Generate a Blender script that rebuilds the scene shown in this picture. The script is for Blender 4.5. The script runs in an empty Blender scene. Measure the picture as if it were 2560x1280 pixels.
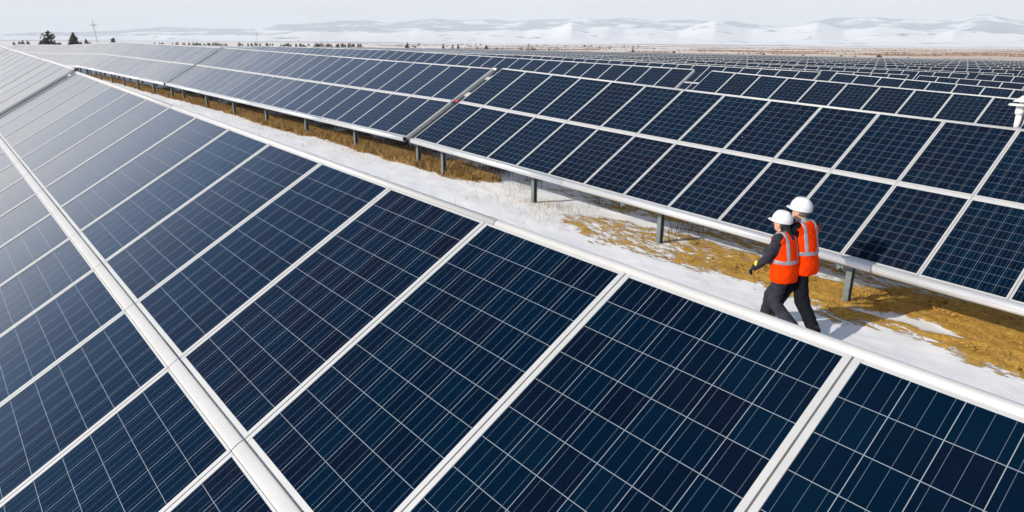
import bpy, math, random
import numpy as np
from mathutils import Matrix, Vector

random.seed(7)
rng = np.random.default_rng(11)
sc = bpy.context.scene
col = sc.collection
R = math.radians

# ------------------------------------------------------------------ camera
cam_data = bpy.data.cameras.new('camera')
cam = bpy.data.objects.new('camera', cam_data)
col.objects.link(cam)
cam_data.sensor_width = 36.0
cam_data.sensor_fit = 'HORIZONTAL'
cam_data.lens = 1690.6 / 2560 * 36.0
cam_data.clip_start = 0.05
cam_data.clip_end = 80000
cr, cu, cf = ((0.65002377, 0.75988097, 0.00707181), (-0.23375546, 0.1910889, 0.95333279),
              (-0.72306811, 0.62134205, -0.30183865))
CAM = (0.8761, -2.2738, 1.0064)
cam.matrix_world = Matrix(((cr[0], cu[0], -cf[0], CAM[0]), (cr[1], cu[1], -cf[1], CAM[1]),
                           (cr[2], cu[2], -cf[2], CAM[2]), (0, 0, 0, 1)))
sc.camera = cam
sc.render.resolution_x, sc.render.resolution_y = 1024, 512

# ------------------------------------------------------------------ light
SUN_EL, SUN_AZ = 25.5, 195.0            # direction towards the sun, azimuth from +y towards +x
world = bpy.data.worlds.new('World')
sc.world = world
world.use_nodes = True
wn, wl = world.node_tree.nodes, world.node_tree.links
wn.clear()
sky = wn.new('ShaderNodeTexSky')
sky.sky_type = 'NISHITA'
sky.sun_disc = False
sky.sun_elevation = R(SUN_EL)
sky.sun_rotation = R(SUN_AZ)
sky.altitude = 600
sky.air_density = 1.0
sky.dust_density = 1.2
sky.ozone_density = 1.0
# a thin milky veil of high cloud, thickest low over the plain
tc = wn.new('ShaderNodeTexCoord')
sx = wn.new('ShaderNodeSeparateXYZ')
wl.new(tc.outputs['Generated'], sx.inputs[0])
mr = wn.new('ShaderNodeMapRange')
mr.interpolation_type = 'SMOOTHSTEP'
mr.inputs['From Min'].default_value = -0.02
mr.inputs['From Max'].default_value = 0.46
mr.inputs['To Min'].default_value = 0.93
mr.inputs['To Max'].default_value = 0.03
wl.new(sx.outputs['Z'], mr.inputs['Value'])
vn_ = wn.new('ShaderNodeTexNoise')
vn_.inputs['Scale'].default_value = 2.2
vn_.inputs['Detail'].default_value = 5
vm = wn.new('ShaderNodeMapping')
vm.inputs['Scale'].default_value = (1, 1, 5)
wl.new(tc.outputs['Generated'], vm.inputs['Vector'])
wl.new(vm.outputs[0], vn_.inputs['Vector'])
vr = wn.new('ShaderNodeMapRange')
vr.inputs['To Min'].default_value = 0.94
vr.inputs['To Max'].default_value = 1.04
wl.new(vn_.outputs['Fac'], vr.inputs['Value'])
veil = wn.new('ShaderNodeVectorMath')
veil.operation = 'SCALE'
veil.inputs[0].default_value = (6.35, 6.15, 6.10)
wl.new(vr.outputs[0], veil.inputs['Scale'])
mx = wn.new('ShaderNodeMix')
mx.data_type = 'RGBA'
wl.new(mr.outputs[0], mx.inputs['Factor'])
wl.new(sky.outputs[0], mx.inputs['A'])
wl.new(veil.outputs[0], mx.inputs['B'])
bg = wn.new('ShaderNodeBackground')
bg.inputs['Strength'].default_value = 0.10
wl.new(mx.outputs['Result'], bg.inputs['Color'])
wo = wn.new('ShaderNodeOutputWorld')
wl.new(bg.outputs[0], wo.inputs[0])

sun_data = bpy.data.lights.new('sun', 'SUN')
sun_data.energy = 4.2
sun_data.angle = R(0.6)
sun_data.color = (1.0, 0.93, 0.83)
sun = bpy.data.objects.new('sun', sun_data)
col.objects.link(sun)
sdir = Vector((math.sin(R(SUN_AZ)) * math.cos(R(SUN_EL)), math.cos(R(SUN_AZ)) * math.cos(R(SUN_EL)), math.sin(R(SUN_EL))))
sun.rotation_euler = sdir.to_track_quat('Z', 'Y').to_euler()
sun.location = (0, -20, 30)

sc.view_settings.view_transform = 'Standard'
sc.view_settings.look = 'None'
sc.view_settings.exposure = 0.35
sc.view_settings.gamma = 1.0
sc.cycles.max_bounces = 6
sc.cycles.volume_bounces = 1

# ------------------------------------------------------------------ helpers
def tag(o, label=None, cat=None, group=None, kind=None):
    if label: o['label'] = label
    if cat: o['category'] = cat
    if group: o['group'] = group
    if kind: o['kind'] = kind
    return o

def empty(name, loc, rz=0.0):
    o = bpy.data.objects.new(name, None)
    o.empty_display_size = 0.2
    o.location = loc
    o.rotation_euler = (0, 0, rz)
    col.objects.link(o)
    return o

class MB:
    """collects polygons for one mesh object"""
    def __init__(self):
        self.v, self.f, self.m, self.uv = [], [], [], []
    def quad(self, pts, mi=0, uv=None):
        b = len(self.v)
        self.v += [tuple(q) for q in pts]
        self.f.append(tuple(range(b, b + len(pts))))
        self.m.append(mi)
        self.uv.append(uv)
    def box(self, lo, hi, mi=0, skip=()):
        x0, y0, z0 = lo
        x1, y1, z1 = hi
        c = [(x0, y0, z0), (x1, y0, z0), (x1, y1, z0), (x0, y1, z0), (x0, y0, z1), (x1, y0, z1), (x1, y1, z1), (x0, y1, z1)]
        for k, q in enumerate(((0, 3, 2, 1), (4, 5, 6, 7), (0, 1, 5, 4), (2, 3, 7, 6), (1, 2, 6, 5), (3, 0, 4, 7))):
            if k not in skip:
                self.quad([c[i] for i in q], mi)
    def bar(self, a, b, w, h, mi=0, up=(0, 0, 1)):
        a, b = Vector(a), Vector(b)
        d = (b - a).normalized()
        s = d.cross(Vector(up))
        if s.length < 1e-4: s = d.cross(Vector((0, 1, 0)))
        s.normalize()
        t = s.cross(d)
        c = []
        for q in (a, b):
            for i, j in ((-1, -1), (1, -1), (1, 1), (-1, 1)):
                c.append(q + s * (w / 2 * i) + t * (h / 2 * j))
        for q in ((3, 2, 1, 0), (4, 5, 6, 7), (0, 1, 5, 4), (1, 2, 6, 5), (2, 3, 7, 6), (3, 0, 4, 7)):
            self.quad([c[i] for i in q], mi)
    def tube(self, a, b, r, n=16, mi=0, r2=None, caps=True):
        a, b = Vector(a), Vector(b)
        r2 = r if r2 is None else r2
        d = (b - a).normalized()
        s = d.cross(Vector((0, 0, 1)))
        if s.length < 1e-3: s = d.cross(Vector((0, 1, 0)))
        s.normalize()
        t = s.cross(d)
        base = len(self.v)
        for q, rr in ((a, r), (b, r2)):
            for i in range(n):
                w = 2 * math.pi * i / n
                self.v.append(tuple(q + s * (rr * math.cos(w)) + t * (rr * math.sin(w))))
        for i in range(n):
            j = (i + 1) % n
            self.f.append((base + i, base + n + i, base + n + j, base + j)); self.m.append(mi); self.uv.append(None)
        if caps:
            self.f.append(tuple(base + i for i in range(n))); self.m.append(mi); self.uv.append(None)
            self.f.append(tuple(base + n + i for i in reversed(range(n)))); self.m.append(mi); self.uv.append(None)
    def mesh(self, name, mats, smooth=False):
        me = bpy.data.meshes.new(name)
        me.from_pydata(self.v, [], self.f)
        for m in mats: me.materials.append(m)
        me.polygons.foreach_set('material_index', self.m)
        if any(u is not None for u in self.uv):
            lay = me.uv_layers.new(name='UVMap')
            k = 0
            dat = []
            for f, u in zip(self.f, self.uv):
                dat += list(u) if u is not None else [(0, 0)] * len(f)
            lay.data.foreach_set('uv', [c for q in dat for c in q])
        if smooth:
            me.polygons.foreach_set('use_smooth', [len(f) <= 4 for f in self.f])
        me.update()
        return me
    def build(self, name, mats, parent=None, smooth=False):
        return link(name, self.mesh(name, mats, smooth), parent)

def link(name, me, parent=None, mat=None):
    o = bpy.data.objects.new(name, me)
    col.objects.link(o)
    if parent: o.parent = parent
    if mat is not None: o.matrix_basis = mat
    return o

def npmesh(name, V, F, mats, mi=None, smooth=True):
    """big mesh from numpy arrays, all faces of one size"""
    me = bpy.data.meshes.new(name)
    V = np.ascontiguousarray(V, dtype=np.float32)
    F = np.ascontiguousarray(F, dtype=np.int32)
    k = F.shape[1]
    me.vertices.add(len(V)); me.vertices.foreach_set('co', V.ravel())
    me.loops.add(F.size); me.loops.foreach_set('vertex_index', F.ravel())
    me.polygons.add(len(F)); me.polygons.foreach_set('loop_start', np.arange(0, F.size, k, dtype=np.int32))
    for m in mats: me.materials.append(m)
    if mi is not None: me.polygons.foreach_set('material_index', np.asarray(mi, dtype=np.int32))
    me.polygons.foreach_set('use_smooth', np.full(len(F), smooth))
    me.update(calc_edges=True)
    return me

def hsh(ix, iy, s):
    v = np.sin(ix * 127.1 + iy * 311.7 + s * 74.7) * 43758.5453
    return v - np.floor(v)
def vnoise(x, y, s=0):
    xi, yi = np.floor(x), np.floor(y)
    a, b = x - xi, y - yi
    a = a * a * (3 - 2 * a); b = b * b * (3 - 2 * b)
    return (hsh(xi, yi, s) * (1 - a) + hsh(xi + 1, yi, s) * a) * (1 - b) + (hsh(xi, yi + 1, s) * (1 - a) + hsh(xi + 1, yi + 1, s) * a) * b
def fbm(x, y, s=0, o=4):
    t, w, n = 0, 0.5, 0
    for k in range(o):
        t = t + w * vnoise(x * 2 ** k, y * 2 ** k, s + k); n += w; w *= 0.5
    return t / n
def sstep(a, b, x):
    t = np.clip((x - a) / (b - a), 0, 1)
    return t * t * (3 - 2 * t)

# ------------------------------------------------------------------ materials
def newmat(name):
    m = bpy.data.materials.new(name)
    m.use_nodes = True
    nt = m.node_tree
    return m, nt, nt.nodes['Principled BSDF']

def simple(name, rgb, rough=0.6, metal=0.0, var=0.12, scale=8.0, bump=0.0, bscale=40.0, spec=0.5):
    m, nt, p = newmat(name)
    n = nt.nodes.new('ShaderNodeTexNoise')
    n.inputs['Scale'].default_value = scale
    n.inputs['Detail'].default_value = 6
    g = nt.nodes.new('ShaderNodeTexCoord')
    nt.links.new(g.outputs['Object'], n.inputs['Vector'])
    r = nt.nodes.new('ShaderNodeValToRGB')
    r.color_ramp.elements[0].position = 0.3
    r.color_ramp.elements[1].position = 0.7
    r.color_ramp.elements[0].color = tuple(c * (1 - var) for c in rgb) + (1,)
    r.color_ramp.elements[1].color = tuple(min(1, c * (1 + var)) for c in rgb) + (1,)
    nt.links.new(n.outputs['Fac'], r.inputs[0])
    nt.links.new(r.outputs[0], p.inputs['Base Color'])
    p.inputs['Roughness'].default_value = rough
    p.inputs['Metallic'].default_value = metal
    p.inputs['Specular IOR Level'].default_value = spec
    if bump:
        n2 = nt.nodes.new('ShaderNodeTexNoise')
        n2.inputs['Scale'].default_value = bscale
        n2.inputs['Detail'].default_value = 4
        nt.links.new(g.outputs['Object'], n2.inputs['Vector'])
        b = nt.nodes.new('ShaderNodeBump')
        b.inputs['Strength'].default_value = bump
        b.inputs['Distance'].default_value = 0.02
        nt.links.new(n2.outputs['Fac'], b.inputs['Height'])
        nt.links.new(b.outputs[0], p.inputs['Normal'])
    return m

def math_node(nt, op, a, b=None, c=None):
    n = nt.nodes.new('ShaderNodeMath')
    n.operation = op
    for i, q in enumerate((a, b, c)):
        if q is None: continue
        if isinstance(q, (int, float)): n.inputs[i].default_value = q
        else: nt.links.new(q, n.inputs[i])
    return n.outputs[0]

def mixc(nt, f, a, b):
    n = nt.nodes.new('ShaderNodeMix')
    n.data_type = 'RGBA'
    for nm, q in (('Factor', f), ('A', a), ('B', b)):
        s = n.inputs[nm]
        if isinstance(q, (int, float)): s.default_value = q
        elif isinstance(q, tuple): s.default_value = q + (1,)
        else: nt.links.new(q, s)
    return n.outputs['Result']

def cell_material():
    m, nt, p = newmat('silicon_cells_under_glass')
    N, Lk = nt.nodes, nt.links
    uv = N.new('ShaderNodeUVMap')
    s = N.new('ShaderNodeSeparateXYZ')
    Lk.new(uv.outputs[0], s.inputs[0])
    oi = N.new('ShaderNodeObjectInfo')
    u, v = s.outputs[0], s.outputs[1]
    pu, pv = math_node(nt, 'FLOOR', u), math_node(nt, 'FLOOR', v)
    fu, fv = math_node(nt, 'SUBTRACT', u, pu), math_node(nt, 'SUBTRACT', v, pv)
    cu_, cv_ = math_node(nt, 'MULTIPLY', fu, 6.0), math_node(nt, 'MULTIPLY', fv, 10.0)
    iu, iv = math_node(nt, 'FLOOR', cu_), math_node(nt, 'FLOOR', cv_)
    a, b = math_node(nt, 'SUBTRACT', cu_, iu), math_node(nt, 'SUBTRACT', cv_, iv)
    def edge(x, w):
        d = math_node(nt, 'ABSOLUTE', math_node(nt, 'SUBTRACT', x, 0.5))
        return math_node(nt, 'GREATER_THAN', d, 0.5 - w)
    gap = math_node(nt, 'MAXIMUM', edge(a, 0.0082), edge(b, 0.0082))
    t = math_node(nt, 'FRACT', math_node(nt, 'MULTIPLY', a, 3.0))
    bus = math_node(nt, 'LESS_THAN', math_node(nt, 'ABSOLUTE', math_node(nt, 'SUBTRACT', t, 0.5)), 0.0130)
    # every panel and every cell its own shade of blue
    pid = N.new('ShaderNodeCombineXYZ')
    Lk.new(pu, pid.inputs[0]); Lk.new(pv, pid.inputs[1])
    Lk.new(math_node(nt, 'MULTIPLY', oi.outputs['Random'], 91.0), pid.inputs[2])
    w1 = N.new('ShaderNodeTexWhiteNoise'); w1.noise_dimensions = '3D'
    Lk.new(pid.outputs[0], w1.inputs['Vector'])
    cid = N.new('ShaderNodeCombineXYZ')
    Lk.new(math_node(nt, 'MULTIPLY_ADD', pu, 6.0, iu), cid.inputs[0])
    Lk.new(math_node(nt, 'MULTIPLY_ADD', pv, 10.0, iv), cid.inputs[1])
    Lk.new(math_node(nt, 'MULTIPLY', oi.outputs['Random'], 91.0), cid.inputs[2])
    w2 = N.new('ShaderNodeTexWhiteNoise'); w2.noise_dimensions = '3D'
    Lk.new(cid.outputs[0], w2.inputs['Vector'])
    tc = N.new('ShaderNodeTexCoord')
    vo = N.new('ShaderNodeTexVoronoi')
    vo.inputs['Scale'].default_value = 28
    Lk.new(tc.outputs['Object'], vo.inputs['Vector'])
    hue = math_node(nt, 'MULTIPLY_ADD', w2.outputs['Value'], 0.55, math_node(nt, 'MULTIPLY', w1.outputs['Value'], 0.45))
    rp = N.new('ShaderNodeValToRGB')
    e = rp.color_ramp.elements
    e[0].position, e[0].color = 0.1, (0.0028, 0.0034, 0.0100, 1)
    e[1].position, e[1].color = 0.9, (0.0008, 0.0098, 0.0240, 1)
    q = e.new(0.5); q.color = (0.0009, 0.0068, 0.0190, 1)
    Lk.new(hue, rp.inputs[0])
    cells = mixc(nt, math_node(nt, 'MULTIPLY', vo.outputs['Distance'], 0.35), rp.outputs[0], (0.0015, 0.010, 0.027))
    c1 = mixc(nt, math_node(nt, 'MULTIPLY', bus, 0.75), cells, (0.155, 0.20, 0.255))
    c2 = mixc(nt, gap, c1, (0.265, 0.305, 0.345))
    # a breath of dust and frost, patchy
    dn = N.new('ShaderNodeTexNoise'); dn.inputs['Scale'].default_value = 1.3; dn.inputs['Detail'].default_value = 6
    ge = N.new('ShaderNodeNewGeometry')
    Lk.new(ge.outputs['Position'], dn.inputs['Vector'])
    dust = N.new('ShaderNodeMapRange')
    dust.inputs['From Min'].default_value = 0.45; dust.inputs['From Max'].default_value = 0.8
    dust.inputs['To Min'].default_value = 0.0; dust.inputs['To Max'].default_value = 0.004
    Lk.new(dn.outputs['Fac'], dust.inputs['Value'])
    c3 = mixc(nt, dust.outputs[0], c2, (0.6, 0.6, 0.6))
    # anti-reflective solar glass: almost no mirror when seen square on, nearly a full mirror at a glancing angle
    lw = N.new('ShaderNodeLayerWeight')
    lw.inputs['Blend'].default_value = 0.5
    fr = N.new('ShaderNodeValToRGB')
    fr.color_ramp.interpolation = 'LINEAR'
    el_ = fr.color_ramp.elements
    el_[0].position, el_[0].color = 0.0, (.009,) * 3 + (1,)
    el_[1].position, el_[1].color = 1.0, (.97,) * 3 + (1,)
    for ps, vv in ((.30, .014), (.45, .034), (.563, .085), (.642, .19), (.709, .36), (.754, .52), (.79, .63), (.827, .73), (.866, .81), (.902, .88)):
        z = el_.new(ps); z.color = (vv, vv, vv, 1)
    Lk.new(lw.outputs['Facing'], fr.inputs[0])
    df = N.new('ShaderNodeBsdfDiffuse')
    # a few droppings and crusts of frost
    vs = N.new('ShaderNodeTexVoronoi'); vs.inputs['Scale'].default_value = 1.7
    Lk.new(ge.outputs['Position'], vs.inputs['Vector'])
    wob = N.new('ShaderNodeTexNoise'); wob.inputs['Scale'].default_value = 45
    Lk.new(ge.outputs['Position'], wob.inputs['Vector'])
    sp = math_node(nt, 'LESS_THAN', math_node(nt, 'MULTIPLY_ADD', wob.outputs['Fac'], .05, vs.outputs['Distance']), .047)
    c3 = mixc(nt, math_node(nt, 'MULTIPLY', sp, .6), c3, (.42, .42, .40))
    Lk.new(c3, df.inputs['Color'])
    gl = N.new('ShaderNodeBsdfGlossy')
    # every panel is bolted down at a minutely different angle
    jn = N.new('ShaderNodeVectorMath'); jn.operation = 'MULTIPLY_ADD'
    Lk.new(w1.outputs['Color'], jn.inputs[0]); jn.inputs[1].default_value = (.05,) * 3; jn.inputs[2].default_value = (-.025,) * 3
    ja = N.new('ShaderNodeVectorMath'); ja.operation = 'ADD'
    Lk.new(jn.outputs[0], ja.inputs[0]); Lk.new(ge.outputs['Normal'], ja.inputs[1])
    jz = N.new('ShaderNodeVectorMath'); jz.operation = 'NORMALIZE'
    Lk.new(ja.outputs[0], jz.inputs[0]); Lk.new(jz.outputs[0], gl.inputs['Normal'])
    tint = N.new('ShaderNodeValToRGB')                      # the coating reflects blue when seen square on
    tint.color_ramp.elements[0].position, tint.color_ramp.elements[0].color = 0.25, (.20, .50, 1, 1)
    tint.color_ramp.elements[1].position, tint.color_ramp.elements[1].color = 0.80, (1, .965, .955, 1)
    tm = tint.color_ramp.elements.new(0.60); tm.color = (.56, .74, 1, 1)
    Lk.new(lw.outputs['Facing'], tint.inputs[0])
    Lk.new(tint.outputs[0], gl.inputs['Color'])
    rr = N.new('ShaderNodeMapRange')
    rr.inputs['To Min'].default_value = 0.10; rr.inputs['To Max'].default_value = 0.16
    Lk.new(w2.outputs['Value'], rr.inputs['Value'])
    Lk.new(rr.outputs[0], gl.inputs['Roughness'])
    ms_ = N.new('ShaderNodeMixShader')
    Lk.new(fr.outputs[0], ms_.inputs[0]); Lk.new(df.outputs[0], ms_.inputs[1]); Lk.new(gl.outputs[0], ms_.inputs[2])
    Lk.new(ms_.outputs[0], N['Material Output'].inputs['Surface'])
    N.remove(p)
    return m

M = {}
M['cells'] = cell_material()
M['alu'] = simple('anodised_aluminium', (0.64, 0.64, 0.63), 0.48, 0.3, 0.05, 5.0)
M['tube'] = simple('polished_aluminium_tube', (0.80, 0.80, 0.80), 0.32, 0.55, 0.03, 4.0)
M['cover'] = simple('matte_white_aluminium', (0.56, 0.56, 0.56), 0.6, 0.1, 0.05, 3.0)
M['steel'] = simple('galvanised_steel', (0.20, 0.24, 0.245), 0.5, 0.55, 0.18, 14.0)
M['backsheet'] = simple('white_backsheet', (0.7, 0.7, 0.7), 0.6)
M['black'] = simple('black_rubber', (0.012, 0.012, 0.013), 0.5)
M['red'] = simple('red_plastic', (0.6, 0.02, 0.06), 0.4)
M['white'] = simple('white_painted_plastic', (0.82, 0.82, 0.80), 0.4, 0.0, 0.03)
M['orange'] = simple('orange_safety_fabric', (1.0, 0.050, 0.001), 0.85, 0.0, 0.05, 9.0, 0.35, 30.0, 0.05)
M['stripe'] = simple('grey_reflective_tape', (0.36, 0.36, 0.41), 0.35, 0.3, 0.08)
M['suit'] = simple('charcoal_work_suit', (0.034, 0.035, 0.046), 0.9, 0.0, 0.3, 12.0, 0.5, 35.0, 0.12)
M['suit2'] = simple('near_black_work_suit', (0.010, 0.011, 0.016), 0.95, 0.0, 0.3, 12.0, 0.5, 35.0, 0.1)
M['skin'] = simple('skin', (0.62, 0.33, 0.22), 0.55, 0.0, 0.08, 20.0)
M['hair_black'] = simple('black_hair', (0.008, 0.007, 0.007), 0.5)
M['hair_grey'] = simple('short_grey_hair', (0.10, 0.085, 0.075), 0.7)
M['collar'] = simple('pale_grey_collar', (0.33, 0.31, 0.30), 0.8)
M['helmet'] = simple('white_hard_hat_plastic', (0.70, 0.71, 0.73), 0.28, 0.0, 0.02)
M['boot'] = simple('black_boot_leather', (0.012, 0.012, 0.013), 0.45)
M['sole'] = simple('tan_boot_sole', (0.22, 0.17, 0.11), 0.7)
M['glove'] = simple('dark_grey_glove', (0.022, 0.022, 0.025), 0.8)
M['yellow'] = simple('yellow_patch', (0.75, 0.52, 0.02), 0.6)
M['eye'] = simple('dark_eye', (0.02, 0.015, 0.012), 0.3)
M['lip'] = simple('lip', (0.42, 0.15, 0.12), 0.5)
M['needles'] = simple('pine_needles', (0.035, 0.052, 0.030), 0.8, 0.0, 0.45, 1.2)
M['scrub'] = simple('bare_brown_scrub', (0.30, 0.205, 0.155), 0.9, 0.0, 0.3, 0.5)
M['bark'] = simple('bark', (0.11, 0.08, 0.06), 0.9)
M['wood'] = simple('weathered_pole_wood', (0.42, 0.38, 0.34), 0.85)
M['stalk'] = simple('dead_weed_stalk', (0.06, 0.045, 0.035), 0.9)

def grass_material():
    m, nt, p = newmat('dry_golden_grass')
    ge = nt.nodes.new('ShaderNodeNewGeometry')
    n = nt.nodes.new('ShaderNodeTexNoise'); n.inputs['Scale'].default_value = 3.5; n.inputs['Detail'].default_value = 5
    nt.links.new(ge.outputs['Position'], n.inputs['Vector'])
    r = nt.nodes.new('ShaderNodeValToRGB')
    e = r.color_ramp.elements
    e[0].position, e[0].color = 0.3, (0.23, 0.130, 0.040, 1)
    e[1].position, e[1].color = 0.7, (0.50, 0.325, 0.105, 1)
    nt.links.new(n.outputs['Fac'], r.inputs[0])
    nt.links.new(r.outputs[0], p.inputs['Base Color'])
    p.inputs['Roughness'].default_value = 0.7
    return m
M['grass'] = grass_material()

def ground_material():
    m, nt, p = newmat('snow_sand_and_steppe')
    N, Lk = nt.nodes, nt.links
    ge = N.new('ShaderNodeNewGeometry')
    pos = ge.outputs['Position']
    def noise(scale, detail=6, rough=0.55, vec=pos):
        n = N.new('ShaderNodeTexNoise')
        n.inputs['Scale'].default_value = scale
        n.inputs['Detail'].default_value = detail
        n.inputs['Roughness'].default_value = rough
        Lk.new(vec, n.inputs['Vector'])
        return n.outputs['Fac']
    def attr(nm):
        a = N.new('ShaderNodeAttribute'); a.attribute_name = nm
        return a.outputs['Fac']
    def ramp(fac, lo, hi):
        r = N.new('ShaderNodeMapRange'); r.interpolation_type = 'SMOOTHSTEP'
        r.inputs['From Min'].default_value = lo; r.inputs['From Max'].default_value = hi
        Lk.new(fac, r.inputs['Value'])
        return r.outputs[0]
    mp = N.new('ShaderNodeMapping'); mp.inputs['Rotation'].default_value = (0, 0, R(35)); mp.inputs['Scale'].default_value = (1.0, 2.6, 1.0)
    Lk.new(pos, mp.inputs['Vector'])
    edge = noise(2.6, 9, 0.68, mp.outputs[0])
    fine = noise(30, 5)
    edge2 = noise(9.0, 6, 0.65, mp.outputs[0])
    both = math_node(nt, 'MULTIPLY_ADD', edge2, 0.40, math_node(nt, 'MULTIPLY', edge, 0.60))
    def mask(nm, amp=2.3, w=0.07):
        a = math_node(nt, 'MULTIPLY_ADD', math_node(nt, 'SUBTRACT', both, 0.5), amp, attr(nm))
        return ramp(a, 0.5 - w, 0.5 + w)
    sand_c = mixc(nt, ramp(noise(9, 8, 0.7), 0.36, 0.68), (0.48, 0.27, 0.042), (0.74, 0.445, 0.085))
    sand_c = mixc(nt, math_node(nt, 'MULTIPLY', ramp(fine, 0.56, 0.68), 0.75), sand_c, (0.24, 0.125, 0.022))
    gr_c = mixc(nt, noise(6, 8, 0.7), (0.17, 0.095, 0.032), (0.36, 0.22, 0.075))
    snow_c = mixc(nt, noise(1.1, 6), (0.86, 0.865, 0.88), (0.93, 0.93, 0.935))
    # faint trodden dirt on the snow path
    snow_c = mixc(nt, math_node(nt, 'MULTIPLY', ramp(noise(1.7, 8, 0.7, mp.outputs[0]), 0.60, 0.75), 0.16), snow_c, (0.55, 0.45, 0.33))
    mp2 = N.new('ShaderNodeMapping'); mp2.inputs['Scale'].default_value = (0.010, 0.018, 0.01)
    Lk.new(pos, mp2.inputs['Vector'])
    st = noise(1.0, 9, 0.62, mp2.outputs[0])
    steppe = mixc(nt, ramp(st, 0.40, 0.62), (0.74, 0.63, 0.53), (0.52, 0.39, 0.31))
    steppe = mixc(nt, math_node(nt, 'MULTIPLY', ramp(noise(0.25, 7, 0.7), 0.52, 0.66), 0.65), steppe, (0.80, 0.79, 0.80))
    mp3 = N.new('ShaderNodeMapping'); mp3.inputs['Scale'].default_value = (0.0011, 0.0016, 0.001)
    Lk.new(pos, mp3.inputs['Vector'])
    far = mixc(nt, ramp(noise(1.0, 10, 0.66, mp3.outputs[0]), 0.46, 0.58), (0.80, 0.81, 0.84), (0.26, 0.25, 0.27))
    c = mixc(nt, attr('plain'), snow_c, steppe)
    c = mixc(nt, attr('far'), c, far)
    c = mixc(nt, mask('grass', 2.0, 0.10), c, gr_c)
    ms = mask('sand')
    c = mixc(nt, ms, c, sand_c)
    Lk.new(c, p.inputs['Base Color'])
    p.inputs['Roughness'].default_value = 0.85
    p.inputs['Specular IOR Level'].default_value = 0.25
    h = math_node(nt, 'MULTIPLY_ADD', noise(24, 6, 0.7), math_node(nt, 'MULTIPLY_ADD', ms, 0.020, 0.009), math_node(nt, 'MULTIPLY', ms, 0.012))
    b = N.new('ShaderNodeBump'); b.inputs['Strength'].default_value = 1.0; b.inputs['Distance'].default_value = 1.0
    Lk.new(h, b.inputs['Height'])
    Lk.new(b.outputs[0], p.inputs['Normal'])
    return m
M['ground'] = ground_material()

def hill_material(name, snow_lo, snow_hi, scale):
    m, nt, p = newmat(name)
    N, Lk = nt.nodes, nt.links
    ge = N.new('ShaderNodeNewGeometry')
    mp = N.new('ShaderNodeMapping'); mp.inputs['Scale'].default_value = (scale, scale, scale * 2.2)
    Lk.new(ge.outputs['Position'], mp.inputs['Vector'])
    n = N.new('ShaderNodeTexNoise'); n.inputs['Scale'].default_value = 1.0; n.inputs['Detail'].default_value = 9; n.inputs['Roughness'].default_value = 0.6
    Lk.new(mp.outputs[0], n.inputs['Vector'])
    r = N.new('ShaderNodeMapRange'); r.interpolation_type = 'SMOOTHSTEP'
    r.inputs['From Min'].default_value = snow_lo; r.inputs['From Max'].default_value = snow_hi
    Lk.new(n.outputs['Fac'], r.inputs['Value'])
    Lk.new(mixc(nt, r.outputs[0], (0.82, 0.83, 0.85), (0.05, 0.09, 0.13)), p.inputs['Base Color'])
    p.inputs['Roughness'].default_value = 0.9
    p.inputs['Specular IOR Level'].default_value = 0.1
    return m
M['foothill'] = hill_material('snowy_foothill', 0.59, 0.67, 0.0042)
M['mountain'] = hill_material('forested_mountain', 0.38, 0.50, 0.0021)

# ------------------------------------------------------------------ terrain
XK = [8.2, -14.3, -36.8, -59.3, -81.7, -104.2, -126.7, -262]
YA = np.array([0, 10.18, 20.34, 30.5, 40.66, 50.8, 60.96, 81.3, 101.6, 132.1, 182.9])
ZK = np.array([[-.24, .46, 1.0, 1.2, 1.0, .8, .6, .3], [-.6, .30, .61, .77, .41, .26, .18, 0], [-.91, .04, .47, .53, .4, .2, .1, -.1],
               [-1.4, -.27, .13, .2, .15, .1, 0, -.2], [-1.5, -.58, -.2, -.1, -.1, -.1, -.1, -.3], [-1.6, -.8, -.5, -.4, -.35, -.3, -.3, -.5],
               [-1.65, -.99, -.72, -.6, -.5, -.5, -.5, -.6], [-1.7, -1.08, -.92, -.9, -.9, -.9, -.9, -1.0], [-1.8, -1.2, -1.1, -1.1, -1.1, -1.1, -1.1, -1.2],
               [-1.9, -1.5, -1.36, -1.4, -1.4, -1.4, -1.4, -1.5], [-2.3, -2.1, -2.05, -2.0, -2.0, -2.0, -2.0, -2.0]])
XA, ZA = np.array(XK)[::-1], ZK[:, ::-1]
def ztop(x, y):
    """height of the upper edge of the table row standing at x, y"""
    x = np.clip(np.asarray(x, float), XA[0], XA[-1]); y = np.clip(np.asarray(y, float), YA[0], YA[-1])
    i = np.clip(np.searchsorted(XA, x) - 1, 0, len(XA) - 2); j = np.clip(np.searchsorted(YA, y) - 1, 0, len(YA) - 2)
    a = (x - XA[i]) / (XA[i + 1] - XA[i]); b = (y - YA[j]) / (YA[j + 1] - YA[j])
    return (ZA[j, i] * (1 - a) + ZA[j, i + 1] * a) * (1 - b) + (ZA[j + 1, i] * (1 - a) + ZA[j + 1, i + 1] * a) * b
def ground_z(x, y):
    x, y = np.asarray(x, float), np.asarray(y, float)
    base = ztop(x, y + 1.0) - 2.56
    d = np.maximum.reduce([-262 - x, x - 40, -30 - y, y - 190, np.zeros_like(x)])
    t = sstep(0, 55, d)
    plain = -3.25 - 0.8 * sstep(150, 1800, d)
    return base * (1 - t) + plain * t

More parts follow.
